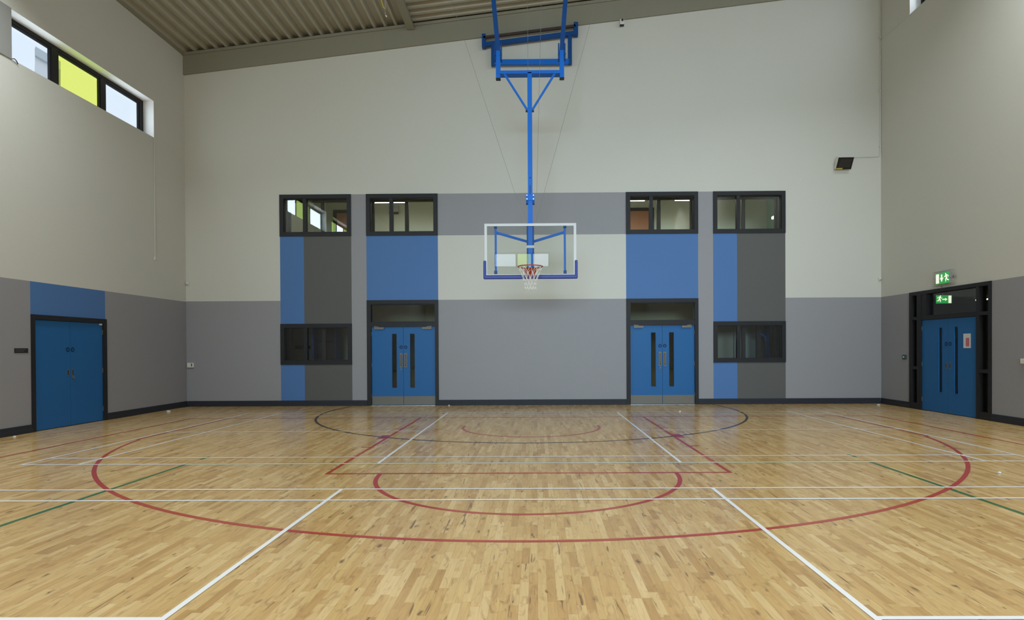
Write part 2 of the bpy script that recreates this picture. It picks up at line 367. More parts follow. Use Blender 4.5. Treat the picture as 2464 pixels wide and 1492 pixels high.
# ------------------------------------------------------------------ walls
def wall(name, T, us, zs, thick, paint, hole, mats, top=None, label='', rev=1):
    """Painted wall with openings: front and back skins plus the faces that line every opening."""
    m = MB(T); nu, nz = len(us) - 1, len(zs) - 1
    Z = lambda i, k: top(us[i]) if (top and k == nz) else zs[k]
    def q(i, k, n): return (us[i], n, Z(i, k))
    H_ = lambda i, k: i < 0 or k < 0 or i >= nu or k >= nz or hole((us[i] + us[i + 1]) / 2, (zs[k] + zs[k + 1]) / 2)
    for i in range(nu):
        for k in range(nz):
            if H_(i, k): continue
            c = paint((us[i] + us[i + 1]) / 2, (zs[k] + zs[k + 1]) / 2)
            m.add([q(i, k, 0), q(i + 1, k, 0), q(i + 1, k + 1, 0), q(i, k + 1, 0)], [(0, 1, 2, 3)], c)
            m.add([q(i, k, -thick), q(i + 1, k, -thick), q(i + 1, k + 1, -thick), q(i, k + 1, -thick)], [(3, 2, 1, 0)], rev)
            for di, dk, e in ((-1, 0, (i, k, i, k + 1)), (1, 0, (i + 1, k, i + 1, k + 1)), (0, -1, (i, k, i + 1, k)), (0, 1, (i, k + 1, i + 1, k + 1))):
                if H_(i + di, k + dk):
                    a, b, c2, d = e
                    m.add([q(a, b, 0), q(c2, d, 0), q(c2, d, -thick), q(a, b, -thick)], [(0, 1, 2, 3)], rev)
    o = m.build(name, mats, origin=(0, 0, 0)); return tag(o, label, 'wall', kind='structure')
PM = [CREAM, REVEAL, GREY, DGREY, BLUEP]
UW = [(-6.80, -4.90), (-4.50, -2.60), (2.375, 4.275), (4.67, 6.57)]           # the four bays of the back wall
Z_UP, Z_LO = (4.505, 5.61), (1.10, 2.185)
def hole_b(u, z):
    if any(a < u < b for a, b in UW) and Z_UP[0] < z < Z_UP[1]: return True
    if any(a < u < b for a, b in (UW[0], UW[3])) and Z_LO[0] < z < Z_LO[1]: return True
    return any(a < u < b for a, b in (UW[1], UW[2])) and z < 2.80
def paint_b(u, z):
    if UW[0][0] < u < UW[3][1]:
        if z > 5.61: return 0
        if UW[0][0] < u < UW[0][1]: return 4 if u < -6.165 else 3
        if UW[3][0] < u < UW[3][1]: return 4 if u < 5.30 else 3
        if UW[1][0] < u < UW[1][1] or UW[2][0] < u < UW[2][1]: return 4
        if -2.6 < u < 2.375 and 2.80 < z < 4.51: return 0
        return 2
    return 2 if z < 2.80 else 0
ub = [XL, -6.80, -6.165, -4.90, -4.50, -2.60, 2.375, 4.275, 4.67, 5.30, 6.57, XR]
wall('wall_back', TB, ub, [0, 1.10, 2.185, 2.80, 4.505, 5.61, 8.0, 99], 0.5, paint_b, hole_b, PM, top=lambda u: zroof(u) - 0.01,
     label='far end wall, cream above grey with blue and dark grey panels around its windows')
LW_Y = [(10.40, 14.44), (5.20, 9.30), (0.70, 4.50)]                            # left clerestory openings
Z_LW = (6.70, 7.59)
def hole_l(u, z): return any(a < u < b for a, b in LW_Y) and Z_LW[0] < z < Z_LW[1] or (10.845 < u < 12.76 and z < 2.18)
def paint_l(u, z): return 0 if z > 2.79 else (4 if 10.845 < u < 12.74 else 2)
wall('wall_left', TL, [YR, 0.70, 4.50, 5.20, 9.30, 10.40, 10.845, 12.74, 12.76, 14.44, YW], [0, 2.18, 2.79, 6.70, 7.59, zroof(XL)], 0.42,
     paint_l, hole_l, PM, label='left side wall, cream above a grey band, strip window up high')
RW_Y = [(7.5, 14.50), (-2.0, 5.5)]
Z_RW = (9.54, 11.05)
def hole_r(u, z): return any(a < -u < b for a, b in RW_Y) and Z_RW[0] < z < Z_RW[1] or (-14.504 < u < -11.906 and z < 2.80)
def paint_r(u, z): return 0 if z > 2.80 else 2
wall('wall_right', TR, [-YW, -14.504, -14.50, -11.906, -7.5, -5.5, 2.0, -YR], [0, 2.80, 9.54, 11.05, zroof(XR)], 0.42,
     paint_r, hole_r, PM, label='right side wall, cream above a grey band, lit exit sign over its door')
REW = [(-4.6, 3.2)]
wall('wall_rear', TREAR, [-XR, -6.4, -0.95, 2.95, 6.4, -XL], [0, 2.8, 2.85, 6.0, 7.15, 8.25, 99], 0.3, lambda u, z: 0 if z > 2.8 else 2,
     lambda u, z: -0.95 < u < 2.95 and 7.15 < z < 8.25 or -6.4 < u < 6.4 and 2.85 < z < 6.0, PM, top=lambda u: zroof(-u) - 0.01, label='wall behind the camera with a strip window')

# ------------------------------------------------------------------ roof deck
m = MB(); Y0, Y1 = YR - 0.2, YW + 0.45; XB = -3.27
# left bay: ribs run away from the camera
x = XL - 0.02; prof = []
x += 0.05
while x < XB:
    prof += [(x, 0.0), (x + 0.06, 0.0), (x + 0.09, 0.11), (x + 0.25, 0.11)]; x += 0.28
prof = [(XL - 0.3, 0.11), (XL - 0.06, 0.11)] + [p for p in prof if p[0] < XB] + [(XB, prof[-1][1])]
vs = []
for px, dz in prof: vs += [(px, Y0, zroof(px) + dz), (px, Y1, zroof(px) + dz)]
m.add(vs, [(2 * k, 2 * k + 1, 2 * k + 3, 2 * k + 2) for k in range(len(prof) - 1)])
# right bay: ribs run up the slope, across the hall
y = YW - 0.10; prof = [(Y1, 0.11)]
while y > Y0:
    prof += [(y, 0.11), (y - 0.03, 0.0), (y - 0.11, 0.0), (y - 0.14, 0.11)]; y -= 0.28
vs = []
for py, dz in prof: vs += [(XB, py, zroof(XB) + dz), (XR + 0.3, py, zroof(XR + 0.3) + dz)]
m.add(vs, [(2 * k, 2 * k + 1, 2 * k + 3, 2 * k + 2) for k in range(len(prof) - 1)])
m.add([(XL - .5, Y0, zroof(XL - .5) + .3), (XR + .5, Y0, zroof(XR + .5) + .3), (XR + .5, Y1 + .2, zroof(XR + .5) + .3), (XL - .5, Y1 + .2, zroof(XL - .5) + .3)], [(0, 1, 2, 3)])
m.box(XL - .5, XR + .5, Y1 - .02, Y1 + .2, 8.9, 11.9)
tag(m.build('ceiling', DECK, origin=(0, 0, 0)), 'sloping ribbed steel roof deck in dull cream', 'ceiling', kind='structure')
def slab(mb, x0, x1, y0, y1, zb, zt):
    vs = [(x0, y0, zb(x0)), (x0, y0, zt(x0)), (x0, y1, zb(x0)), (x0, y1, zt(x0)), (x1, y0, zb(x1)), (x1, y0, zt(x1)), (x1, y1, zb(x1)), (x1, y1, zt(x1))]
    mb.add(vs, [(0, 1, 3, 2), (4, 6, 7, 5), (0, 4, 5, 1), (2, 3, 7, 6), (0, 2, 6, 4), (1, 5, 7, 3)])
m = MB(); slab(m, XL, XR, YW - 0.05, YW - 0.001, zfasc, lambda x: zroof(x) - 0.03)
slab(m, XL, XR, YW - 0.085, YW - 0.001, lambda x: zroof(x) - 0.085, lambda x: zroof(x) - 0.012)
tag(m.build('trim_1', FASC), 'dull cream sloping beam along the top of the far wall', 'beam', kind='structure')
m = MB(); slab(m, -3.32, -3.20, YR, YW - 0.09, lambda x: zroof(x) - 0.16, lambda x: zroof(x) - 0.002)
slab(m, -3.36, -3.16, YR, YW - 0.09, lambda x: zroof(-3.26) - 0.175, lambda x: zroof(-3.26) - 0.155)
tag(m.build('trim_2', FASC), 'narrow cream rail under the roof deck between its two bays', 'beam', kind='structure')
m = MB().box(XL, XL + 0.05, YR, YW - 0.09, zroof(XL) - 0.07, zroof(XL) + 0.01)
tag(m.build('trim_3', FASC), 'thin cream angle along the top of the left wall', 'trim', kind='structure')

# ------------------------------------------------------------------ skirting
def skirting(name, T, runs, label):
    m = MB(T)
    for a, b in runs:
        m.box(a, b, 0.001, 0.018, 0.002, 0.147); m.box(a, b, 0.018, 0.030, 0.002, 0.085)
    tag(m.build(name, SKIRT, bevel=0.004), label, 'skirting', kind='structure')
skirting('baseboard_back', TB, [(XL + .03, -4.5), (-2.6, 2.375), (4.275, XR - .03)], 'charcoal skirting along the far wall')
skirting('baseboard_left', TL, [(YR, 10.845), (12.76, YW)], 'charcoal skirting along the left wall')
skirting('baseboard_right', TR, [(-YW, -14.504), (-11.906, -YR)], 'charcoal skirting along the right wall')

# ------------------------------------------------------------------ windows of the far wall
def wall_window(n, u0, u1, z0, z1, label):
    m = MB(TB); f = 0.105
    def ring(a0, a1, b0, b1, w, n0, n1):
        m.box(a0, a1, n0, n1, b0, b0 + w); m.box(a0, a1, n0, n1, b1 - w, b1); m.box(a0, a0 + w, n0, n1, b0 + w, b1 - w); m.box(a1 - w, a1, n0, n1, b0 + w, b1 - w)
    ring(u0, u1, z0, z1, f, -0.10, 0.025); ring(u0 + 0.085, u1 - 0.085, z0 + 0.085, z1 - 0.085, 0.035, -0.08, -0.01)
    ring(u0 + 0.005, u1 - 0.005, z0 + 0.005, z1 - 0.005, 0.03, -0.49, -0.10)
    o = m.build('window_%d' % n, FRAME, origin=((u0 + u1) / 2, YW, z0)); tag(o, label, 'window', kind='structure')
    uc = u0 + 0.665
    MB(TB).box(uc - 0.047, uc + 0.047, -0.09, 0.012, z0 + f, z1 - f).build('mullion', FRAME, o)
    m = MB(TB); m.box(u0 + f, uc - 0.05, -0.06, -0.05, z0 + f, z1 - f).build('window_pane', WINGL, o)
    m = MB(TB); m.box(uc + 0.05, u1 - f, -0.06, -0.05, z0 + f, z1 - f).build('window_pane', WINGL, o)
    m = MB(TB); ring(u0 + 0.005, u1 - 0.005, z0 + 0.005, z1 - 0.005, 0.075, -0.56, -0.49); m.build('rear_frame', FRAME, o)
    um = (u0 + u1) / 2 + 0.02
    MB(TB).box(um - 0.05, um + 0.05, -0.56, -0.49, z0 + 0.08, z1 - 0.08).build('rear_mullion', FRAME, o)
    return o
wall_window(1, *UW[0], *Z_UP, 'upper window at the far left of the end wall, above a blue and dark grey panel')
wall_window(2, *UW[1], *Z_UP, 'upper window of the end wall above the left blue double doors')
wall_window(3, *UW[2], *Z_UP, 'upper window of the end wall above the right blue double doors')
wall_window(4, *UW[3], *Z_UP, 'upper window at the far right of the end wall, green wall seen through it')
wall_window(5, *UW[0], *Z_LO, 'low dark window left of the left blue double doors')
wall_window(6, *UW[3], *Z_LO, 'low dark window right of the right blue double doors')

# ------------------------------------------------------------------ doors
def leaf(T, parent, u0, u1, z1, meet, vis=None, kick=True, pull='plate', key=False, closer=None, hinges=True, disc_z=1.55, n0=-0.035):
    s = 1 if meet == 'right' else -1; um = u1 if meet == 'right' else u0       # um = meeting edge
    m = MB(T); d = 0.045; zb = 0.012
    if vis:
        a, b, c0, c1 = vis
        m.box(u0, a, n0 - d, n0, zb, z1); m.box(b, u1, n0 - d, n0, zb, z1); m.box(a, b, n0 - d, n0, zb, c0); m.box(a, b, n0 - d, n0, c1, z1)
    else: m.box(u0, u1, n0 - d, n0, zb, z1)
    o = m.build('door_leaf', DOORB, parent)
    if vis:
        MB(T).box(a, b, n0 - 0.028, n0 - 0.018, c0, c1).build('vision_panel', DARKGL, o)
        g = MB(T)
        g.box(a - .008, b + .008, n0, n0 + .006, c0 - .008, c0); g.box(a - .008, b + .008, n0, n0 + .006, c1, c1 + .008)
        g.box(a - .008, a, n0, n0 + .006, c0, c1); g.box(b, b + .008, n0, n0 + .006, c0, c1); g.build('glazing_bead', FRAME if not vis else DOORB, o)
    if kick: MB(T).box(u0 + .004, u1 - .004, n0, n0 + .004, 0.02, 0.245).build('kick_plate', STEEL, o)
    ud = um - s * 0.058
    dd = MB(T); dd.disc((ud, n0, disc_z), 0.046, 0.003, mi=0); dd.disc((ud, n0 + .003, disc_z), 0.021, 0.001, mi=1); dd.box(ud - .006, ud + .006, n0 + .004, n0 + .005, disc_z - .004, disc_z + .016, 0)
    dd.build('fire_door_disc', [DISC, DISCL], o)
    if pull == 'plate':
        MB(T).box(ud - .038, ud + .038, n0, n0 + .003, 1.015, 1.39).build('pull_plate', STEEL, o)
        MB(T).tube([(ud, n0 + .003, 1.06), (ud, n0 + .05, 1.06), (ud, n0 + .055, 1.09), (ud, n0 + .055, 1.32), (ud, n0 + .05, 1.345), (ud, n0 + .003, 1.345)], 0.010, 8).build('pull_handle', STEEL, o, smooth=True)
    else:
        g = MB(T); g.box(ud - .024, ud + .024, n0, n0 + .004, 1.005, 1.135, 0); g.box(ud - .012, ud + .012, n0 + .003, n0 + .0045, 1.02, 1.12, 1)
        g.build('flush_pull', [STEEL, SIGNB], o)
    if key: MB(T).disc((ud + .005, n0, 0.965), 0.024, 0.018, 16).build('lock_cylinder', STEEL, o)
    if closer:
        a, b = closer; g = MB(T); g.box(a, b, n0, n0 + .05, z1 - .062, z1 - .008); 
        g.bar(((a + b) / 2, n0 + .06, z1 - .004), (b if meet == 'left' else a, n0 + .05, z1 + .01), 0.02, 0.012); g.build('door_closer', STEEL, o)
    if hinges:
        uh = u0 if meet == 'right' else u1; g = MB(T)
        for zh in (0.26, 1.08, z1 - 0.19): g.box(uh - .008, uh + .008, n0, n0 + .012, zh - .05, zh + .05)
        g.build('hinge', STEEL, o)
    return o
def frame_back_door(n, u0, u1, label):
    m = MB(TB); j = 0.108
    m.box(u0, u0 + j, -0.14, 0.022, 0.0, 2.70); m.box(u1 - j + .015, u1, -0.14, 0.022, 0.0, 2.70); m.box(u0, u1, -0.14, 0.022, 2.70, 2.80)
    m.box(u0 + j, u1 - j + .015, -0.14, 0.018, 2.095, 2.205)
    for a, b, c, d in ((u0 + j, u1 - j + .015, 2.205, 2.235), (u0 + j, u1 - j + .015, 2.675, 2.70)): m.box(a, b, -0.10, -0.02, c, d)
    o = m.build('door_%d' % n, FRAME, origin=((u0 + u1) / 2, YW, 0)); tag(o, label, 'door', kind='structure')
    a, b = u0 + j + .003, u1 - j + .012; c = (a + b) / 2
    MB(TB).box(a, b, -0.07, -0.06, 2.23, 2.68).build('transom_pane', DARKGL, o)
    leaf(TB, o, a, c - .003, 2.090, 'right', vis=(c - .30, c - .18, .475, 1.905), closer=(a + .085, a + .34), key=True)
    leaf(TB, o, c + .003, b, 2.090, 'left', vis=(c + .18, c + .30, .475, 1.905), closer=(b - .34, b - .085))
    MB(TB).box(a, b, -0.13, 0.03, 0.0005, 0.006).build('threshold', BRIGHT, o)
    return o
frame_back_door(1, *UW[1], 'left pair of blue doors with steel kick plates in the end wall')
frame_back_door(2, *UW[2], 'right pair of blue doors with steel kick plates in the end wall')
# plain store doors in the left wall
m = MB(TL); m.box(10.845, 10.925, -0.12, 0.022, 0, 2.09); m.box(12.665, 12.76, -0.12, 0.022, 0, 2.09); m.box(10.845, 12.76, -0.12, 0.022, 2.09, 2.18)
d3 = m.build('door_3', FRAME, origin=(XL, 11.8, 0)); tag(d3, 'windowless pair of blue doors in the left wall below a blue panel', 'door', kind='structure')
leaf(TL, d3, 10.928, 11.780, 2.085, 'right', kick=False, pull='flush', disc_z=1.525, n0=-0.012)
leaf(TL, d3, 11.786, 12.662, 2.085, 'left', kick=False, pull='flush', disc_z=1.525, key=True, n0=-0.012)
MB(TL).box(12.575, 12.645, -0.012, 0.006, 2.045, 2.078).build('door_contact', PLASTIC, d3)
# exit doors with side lights in the right wall
m = MB(TR); a0, a1 = -14.504, -11.906
for p, q in ((a0, a0 + .10), (-14.215, -14.07), (-12.31, -12.235), (a1 - .075, a1)): m.box(p, q, -0.14, 0.022, 0, 2.72)
m.box(a0, a1, -0.14, 0.022, 2.72, 2.80)
for p, q in ((a0 + .10, -14.215), (-12.235, a1 - .075)):
    m.box(p, q, -0.13, 0.015, 2.13, 2.20); m.box(p, q, -0.13, 0.015, 0.95, 1.02); m.box(p, q, -0.13, 0.015, 0.0, 0.15)
m.box(-14.07, -12.31, -0.14, 0.018, 2.115, 2.215); m.box(-14.07, -13.89, -0.13, 0.01, 2.215, 2.72)
d4 = m.build('door_4', FRAME, origin=(XR, 13.2, 0)); tag(d4, 'blue exit doors with dark side lights in the right wall', 'door', kind='structure')
for p, q in ((a0 + .10, -14.215), (-12.235, a1 - .075)):
    for c, d in ((.15, .95), (1.02, 2.13), (2.20, 2.72)): MB(TR).box(p, q, -0.08, -0.07, c, d).build('side_light_pane', DARKGL, d4)
MB(TR).box(-13.89, -12.31, -0.08, -0.07, 2.215, 2.72).build('transom_pane', WINGL, d4)
leaf(TR, d4, -14.066, -13.184, 2.110, 'right', vis=(-13.49, -13.365, .468, 1.918), kick=False, pull='flush', n0=-0.012)
leaf(TR, d4, -13.178, -12.314, 2.110, 'left', vis=(-12.99, -12.865, .468, 1.918), kick=False, pull='flush', n0=-0.012)

# ------------------------------------------------------------------ clerestory windows
def strip_window(n, T, u0, u1, z0, z1, panes, depth, label, tints):
    m = MB(T); f = 0.06; n0, n1 = -depth - .07, -depth
    m.box(u0, u1, n0, n1, z1 - .075, z1); m.box(u0, u1, n0, n1, z0, z0 + .05)
    edges = [u0] + [e for p in panes for e in p] + [u1]
    for k in range(0, len(edges), 2): m.box(edges[k], edges[k + 1], n0, n1, z0 + .05, z1 - .075)
    o = m.build('window_%d' % n, FRAME, origin=T((u0 + u1) / 2, 0, z0)); tag(o, label, 'window', kind='structure')
    for (a, b), t in zip(panes, tints):
        g = MB(T)
        for p, q, c, d in ((a, b, z0 + .05, z0 + .08), (a, b, z1 - .115, z1 - .075), (a, a + .03, z0 + .08, z1 - .115), (b - .03, b, z0 + .08, z1 - .115)): g.box(p, q, n0 + .012, n1 - .012, c, d)
        s = g.build('sash', FRAME, o)
        q = MB(T).box(a + .03, b - .03, n0 + .03, n0 + .04, z0 + .08, z1 - .115).build('window_pane', t, o)
        if t is YELGL: tag(q, 'yellow tinted pane')
    return o
strip_window(7, TL, 10.40, 14.44, *Z_LW, [(10.50, 11.70), (11.86, 13.02), (13.17, 14.31)], 0.256,
             'strip window high in the left wall with a yellow middle pane', [CLEAR, YELGL, CLEAR])
strip_window(8, TL, 5.20, 9.30, *Z_LW, [(5.33, 6.49), (6.67, 7.93), (8.07, 9.18)], 0.256, 'next strip window along the left wall, nearer than the picture', [CLEAR, YELGL, CLEAR])
strip_window(9, TL, 0.70, 4.50, *Z_LW, [(0.83, 2.10), (2.25, 3.15), (3.28, 4.37)], 0.256, 'third strip window along the left wall, nearer than the picture', [YELGL, CLEAR, YELGL])
strip_window(10, TR, -14.50, -7.5, *Z_RW, [(-14.43, -12.2), (-12.05, -9.9), (-9.75, -7.6)], 0.27, 'tall strip window high at the right edge of the right wall', [CLEAR, CLEAR, CLEAR])
strip_window(11, TR, -5.5, 2.0, *Z_RW, [(-5.4, -3.1), (-2.9, -0.6), (-0.4, 1.9)], 0.27, 'second strip window along the right wall, nearer than the picture', [CLEAR, CLEAR, CLEAR])  # unseen opening, added to let in more daylight
strip_window(12, TREAR, -0.95, 2.95, 7.15, 8.25, [(-0.88, 0.25), (0.33, 1.33), (1.41, 2.88)], 0.20, 'strip window behind the camera with a yellow middle pane', [CLEAR, YELGL, CLEAR])
strip_window(13, TREAR, -6.4, 6.4, 2.85, 6.0, [(-6.3 + 2.53 * k, -3.87 + 2.53 * k) for k in range(5)], 0.20, 'large glazed screen behind the camera', [CLEAR] * 5)  # invented glazing, added to house the rear fill lamps
m = MB(TL).box(9.35, 10.50, 0.001, 0.02, 6.69, 7.60)
tag(m.build('infill_panel', GPLASTIC, bevel=.004), 'flat grey infill panel beside the strip window, top left corner', 'panel')

# ------------------------------------------------------------------ basketball goal hung from the roof
cx = -0.112; YB = 11.64; YF = 12.0
goal = thing('basketball_goal', 'glass basketball backboard and net hung on a blue steel frame from the roof', 'basketball hoop', (cx, YF, 2.5))
MB().box(cx - .9, cx + .9, YB, YB + .015, 2.90, 3.95).build('backboard', BOARDGL, goal)
bbo = goal.children[0]
m = MB(); y0 = YB - .002
for a, b, c, d in ((-.9, .9, 3.90, 3.95), (-.9, -.85, 2.9, 3.90), (.85, .9, 2.9, 3.90), (-.85, .85, 2.9, 2.95)): m.box(cx + a, cx + b, y0, y0 + .0015, c, d)
m.build('border_line', WHITEP, bbo)
# padding along the lower edge
mm = MB()
# three convex pieces make the U
def seg(mb, a0, a1, c0, c1): mb.box(cx + a0, cx + a1, YB - .022 + (.002 if c1 > 3 else 0), YB + .035 - (.002 if c1 > 3 else 0), c0, c1)
m = MB(); seg(m, -.925, .925, 2.862, 2.942)
m.build('bottom_pad', PAD, goal, bevel=.022)
for s in (-1, 1):
    m = MB(); seg(m, *sorted((s * .925, s * .868)), 2.90, 3.228); m.build('side_pad', PAD, goal, bevel=.020)
# support behind the glass
for s, xo in ((-1, -.685), (1, .68)):
    g = MB().box(cx + xo - .02, cx + xo + .02, YB + .07, YB + .11, 2.975, 3.94).build('support_upright', BLUES, goal, bevel=.004)
    m = MB().bar((cx + xo, YB + .10, 3.795), (cx + s * .06, YF - .10, 3.64), 0.045, 0.04); m.build('support_strut', BLUES, goal)
    for zc in (3.0, 3.90): MB().box(cx + xo - .03, cx + xo + .03, YB + .015, YB + .07, zc - .03, zc + .03).build('mounting_lug', BLUED, g)
MB().box(cx - .072, cx + .072, YB + .05, YF - .02, 3.03, 3.965).build('rear_column', BLUED, goal, bevel=.006)
MB().box(cx - .074, cx + .074, YB + .028, YB + .05, 3.475, 3.525).build('column_band', WHITEP, goal)
MB().box(cx - .042, cx + .042, YB + .03, YB + .05, 3.10, 3.96).build('column_face', BLUES, goal)
pole = MB().box(cx - .046, cx + .046, YF - .06, YF + .04, 3.95, 7.05).build('mast', BLUES, goal, bevel=.006)
MB().box(cx - .006, cx + .006, YF - .062, YF - .06, 4.52, 4.78).build('adjuster_slot', RUBBER, pole); MB().disc((cx, YF - .063, 4.93), .014, .003, 12).build('adjuster_hole', RUBBER, pole)
m = MB(); m.box(cx - .085, cx + .085, YF - .075, YF + .055, 4.47, 4.60); cl = m.build('clamp_bracket', BLUES, goal, bevel=.006)
for a in (-.085, .047): MB().box(cx + a, cx + a + .038, YF - .07, YF + .05, 4.41, 4.465).build('clamp_block', BLUED, cl)
for a in (-.065, .065):
    for zc in (4.50, 4.575): MB().disc((cx + a, YF - .083, zc), .013, .010, 8).build('bolt', BRIGHT, cl)
# crossbar with side tubes, braces, hanging legs
MB().box(cx - .64, cx + .645, YF - .06, YF + .13, 7.02, 7.085).build('crossbar', BLUES, goal, bevel=.005)
for s, xo in ((-1, -.632), (1, .650)):
    t = MB().box(cx + xo - .045, cx + xo + .045, YF - .05, YF + .05, 6.94, 7.49).build('side_tube', BLUES, goal, bevel=.006)
    MB().box(cx + xo - .047, cx + xo + .047, YF - .052, YF + .052, 6.925, 6.942).build('end_cap', RUBBER, t)
    g = MB()
    for e in (-1, 1):
        g.box(cx + xo + e * .062 - .012, cx + xo + e * .062 + .012, YF - .06, YF + .06, 7.30, 7.62)
        g.disc((cx + xo + e * .062, YF - .075, 7.40), .020, .015, 10)
    g.box(cx + xo - .06, cx + xo + .06, YF - .02, YF + .02, 7.42, 7.48); g.build('hinge_clamp', BLUED, t)
    xt = cx + xo + s * .24
    g = MB().bar((cx + xo - s * .005, YF, 7.45), (xt, YF, zroof(xt) - .02), .09, .09); g.build('hanging_leg', BLUED, goal)
    m = MB().bar((cx + s * .51, YF - .03, 7.03), (cx + s * .045, YF - .03, 6.29), .038, .038); b = m.build('diagonal_brace', BLUES, goal)
    MB().box(*sorted((cx + s * .045, cx + s * .085)), YF - .05, YF - .01, 6.26, 6.29).build('brace_cap', RUBBER, b)
# rim, bracket, net
rc = Vector((cx, YB - .385, 3.05))
rim = MB().tube([(rc.x + .235 * math.cos(k * math.pi / 24), rc.y + .235 * math.sin(k * math.pi / 24), rc.z) for k in range(48)], .0105, 8, closed=True).build('rim', RED, goal, smooth=True)
m = MB(); m.poly([(cx - .115, 3.055), (cx + .115, 3.055), (cx + .115, 3.02), (cx + .045, 2.87), (cx - .045, 2.87), (cx - .115, 3.02)], YB - .02, .016)
m.add([(cx - .10, YB - .02, 3.05), (cx + .10, YB - .02, 3.05), (cx + .13, YB - .20, 3.05), (cx - .13, YB - .20, 3.05), (cx - .03, YB - .02, 2.90), (cx + .03, YB - .02, 2.90)],
      [(0, 1, 2, 3), (0, 3, 4), (1, 5, 2), (4, 3, 2, 5)])
m.build('rim_bracket', RED, rim)
m = MB(); NL = 12
levels = [(0, .232), (.10, .185), (.20, .145), (.29, .118), (.37, .105), (.44, .112)]
pt = lambda k, i: (rc.x + levels[k][1] * math.cos(2 * math.pi * i / (2 * NL)), rc.y + levels[k][1] * math.sin(2 * math.pi * i / (2 * NL)), rc.z - levels[k][0] - .008)
for k in range(len(levels) - 1):
    for i in range(k % 2, 2 * NL, 2):
        for d in (-1, 1): m.tube([pt(k, i), pt(k + 1, i + d)], .0042, 5)
m.build('net', CORD, goal, smooth=True)
# wires
for name, p, q in (('guy_wire', (cx - .12, YF, 4.05), (-2.22, YF, zroof(-2.22))), ('guy_wire', (cx + .115, YF, 4.05), (1.85, YF, zroof(1.85))),
                   ('hoist_wire', (-.145, YF - .07, 7.08), (-.14, YF - .07, zroof(-.14))), ('hoist_wire', (.02, YF - .07, 4.60), (.19, YF - .07, zroof(.19)))):
    MB().tube([p, q], .0032, 5).build(name, CABLE, goal)

# frame fixed to the far wall behind the goal
YQ = 15.55
wf = thing('wall_frame', 'blue steel frame fixed under the sloping beam high on the end wall', 'frame', (cx, YQ, 8.89))
m = MB()
for x0, x1, c, d in ((-1.385, -1.290, 9.375, 9.715), (1.015, 1.125, 9.665, 9.995)):
    MB().box(x0, x1, YQ - .05, YW - .052, c, d).build('end_bracket', BLUED, wf, bevel=.005)
MB().bar((-1.34, YQ - .02, 9.62), (1.06, YQ - .02, 9.90), .06, .06).build('packing_bar', BROWN, wf)
MB().bar((-1.29, YQ, 9.445), (1.02, YQ, 9.715), .105, .10).build('top_rail', BLUED, wf)
MB().box(-1.145, -1.045, YQ - .04, YQ + .06, 8.89, 9.53).build('side_rail', BLUED, wf, bevel=.005)
MB().box(.86, .96, YQ - .04, YQ + .06, 8.91, 9.74).build('side_rail', BLUED, wf, bevel=.005)
MB().box(-1.06, .88, YQ - .05, YQ + .05, 8.91, 9.04).build('bottom_rail', BLUES, wf, bevel=.005)
m = MB()
for x0 in (-1.095, .91): m.box(x0 - .04, x0 + .04, YQ + .06, YW - .001, 9.1, 9.18)
m.build('wall_spacer', BLUED, wf)

# ------------------------------------------------------------------ signs, fittings on the walls
def man(mb, u, z, s, f, b, th, mi):
    """Running figure, height about s, facing f (+1 to the right)."""
    X = lambda a: u + f * a * s
    def limb(p, q, w):
        p = Vector((X(p[0]), z + p[1] * s)); q = Vector((X(q[0]), z + q[1] * s)); d = (q - p).normalized(); n = Vector((-d.y, d.x)) * w * s / 2
        mb.poly([tuple(p + n), tuple(p - n), tuple(q - n), tuple(q + n)], b, th, mi)
    mb.disc((X(.13), b, z + .40 * s), .085 * s, th, 12, mi)
    limb((.10, .31), (-.04, -.02), .17); limb((-.04, 0), (.14, -.16), .12); limb((.14, -.14), (.10, -.42), .10)
    limb((-.04, -.02), (-.12, -.24), .12); limb((-.10, -.22), (-.36, -.28), .10); limb((.08, .26), (.24, .10), .08); limb((.24, .10), (.38, .16), .07)
    limb((.04, .28), (-.20, .22), .08); limb((-.20, .24), (-.28, .06), .07)
ex = thing('exit_sign', 'lit green exit sign in a wire guard above the right blue doors', 'sign', (XR, 13.25, 2.88))
MB(TR).box(-13.47, -13.03, 0.0, 0.07, 2.88, 3.135).build('sign_box', GPLASTIC, ex, bevel=.006)
pn = MB(TR).box(-13.465, -13.035, 0.07, 0.074, 2.885, 3.130).build('sign_panel', SGREEN, ex)
m = MB(TR); m.box(-13.455, -13.355, .074, .076, 2.905, 3.11)
m.poly([(-13.285, 3.09), (-13.245, 3.09), (-13.245, 3.02), (-13.205, 3.02), (-13.265, 2.925), (-13.325, 3.02), (-13.285, 3.02)], .074, .002)
man(m, -13.11, 3.01, .21, -1, .074, .002, 0)
m.build('pictogram', SWHITE, pn)
m = MB(TR); g0, g1, c0, c1, nn = -13.50, -12.93, 2.85, 3.165, 0.11
for k in range(9):
    zz = c0 + (c1 - c0) * k / 8; m.tube([(g0, .002, zz), (g0, nn, zz), (g1, nn, zz), (g1, .002, zz)], .0022, 4)
for k in range(12):
    uu = g0 + (g1 - g0) * k / 11; m.tube([(uu, .002, c0), (uu, nn, c0), (uu, nn, c1), (uu, .002, c1)], .0022, 4)
m.box(g1, g1 + .05, .03, .07, 2.98, 3.03); m.box(-13.25, -13.21, .08, .10, 2.80, 2.85)
m.build('wire_guard', CABLE, ex)

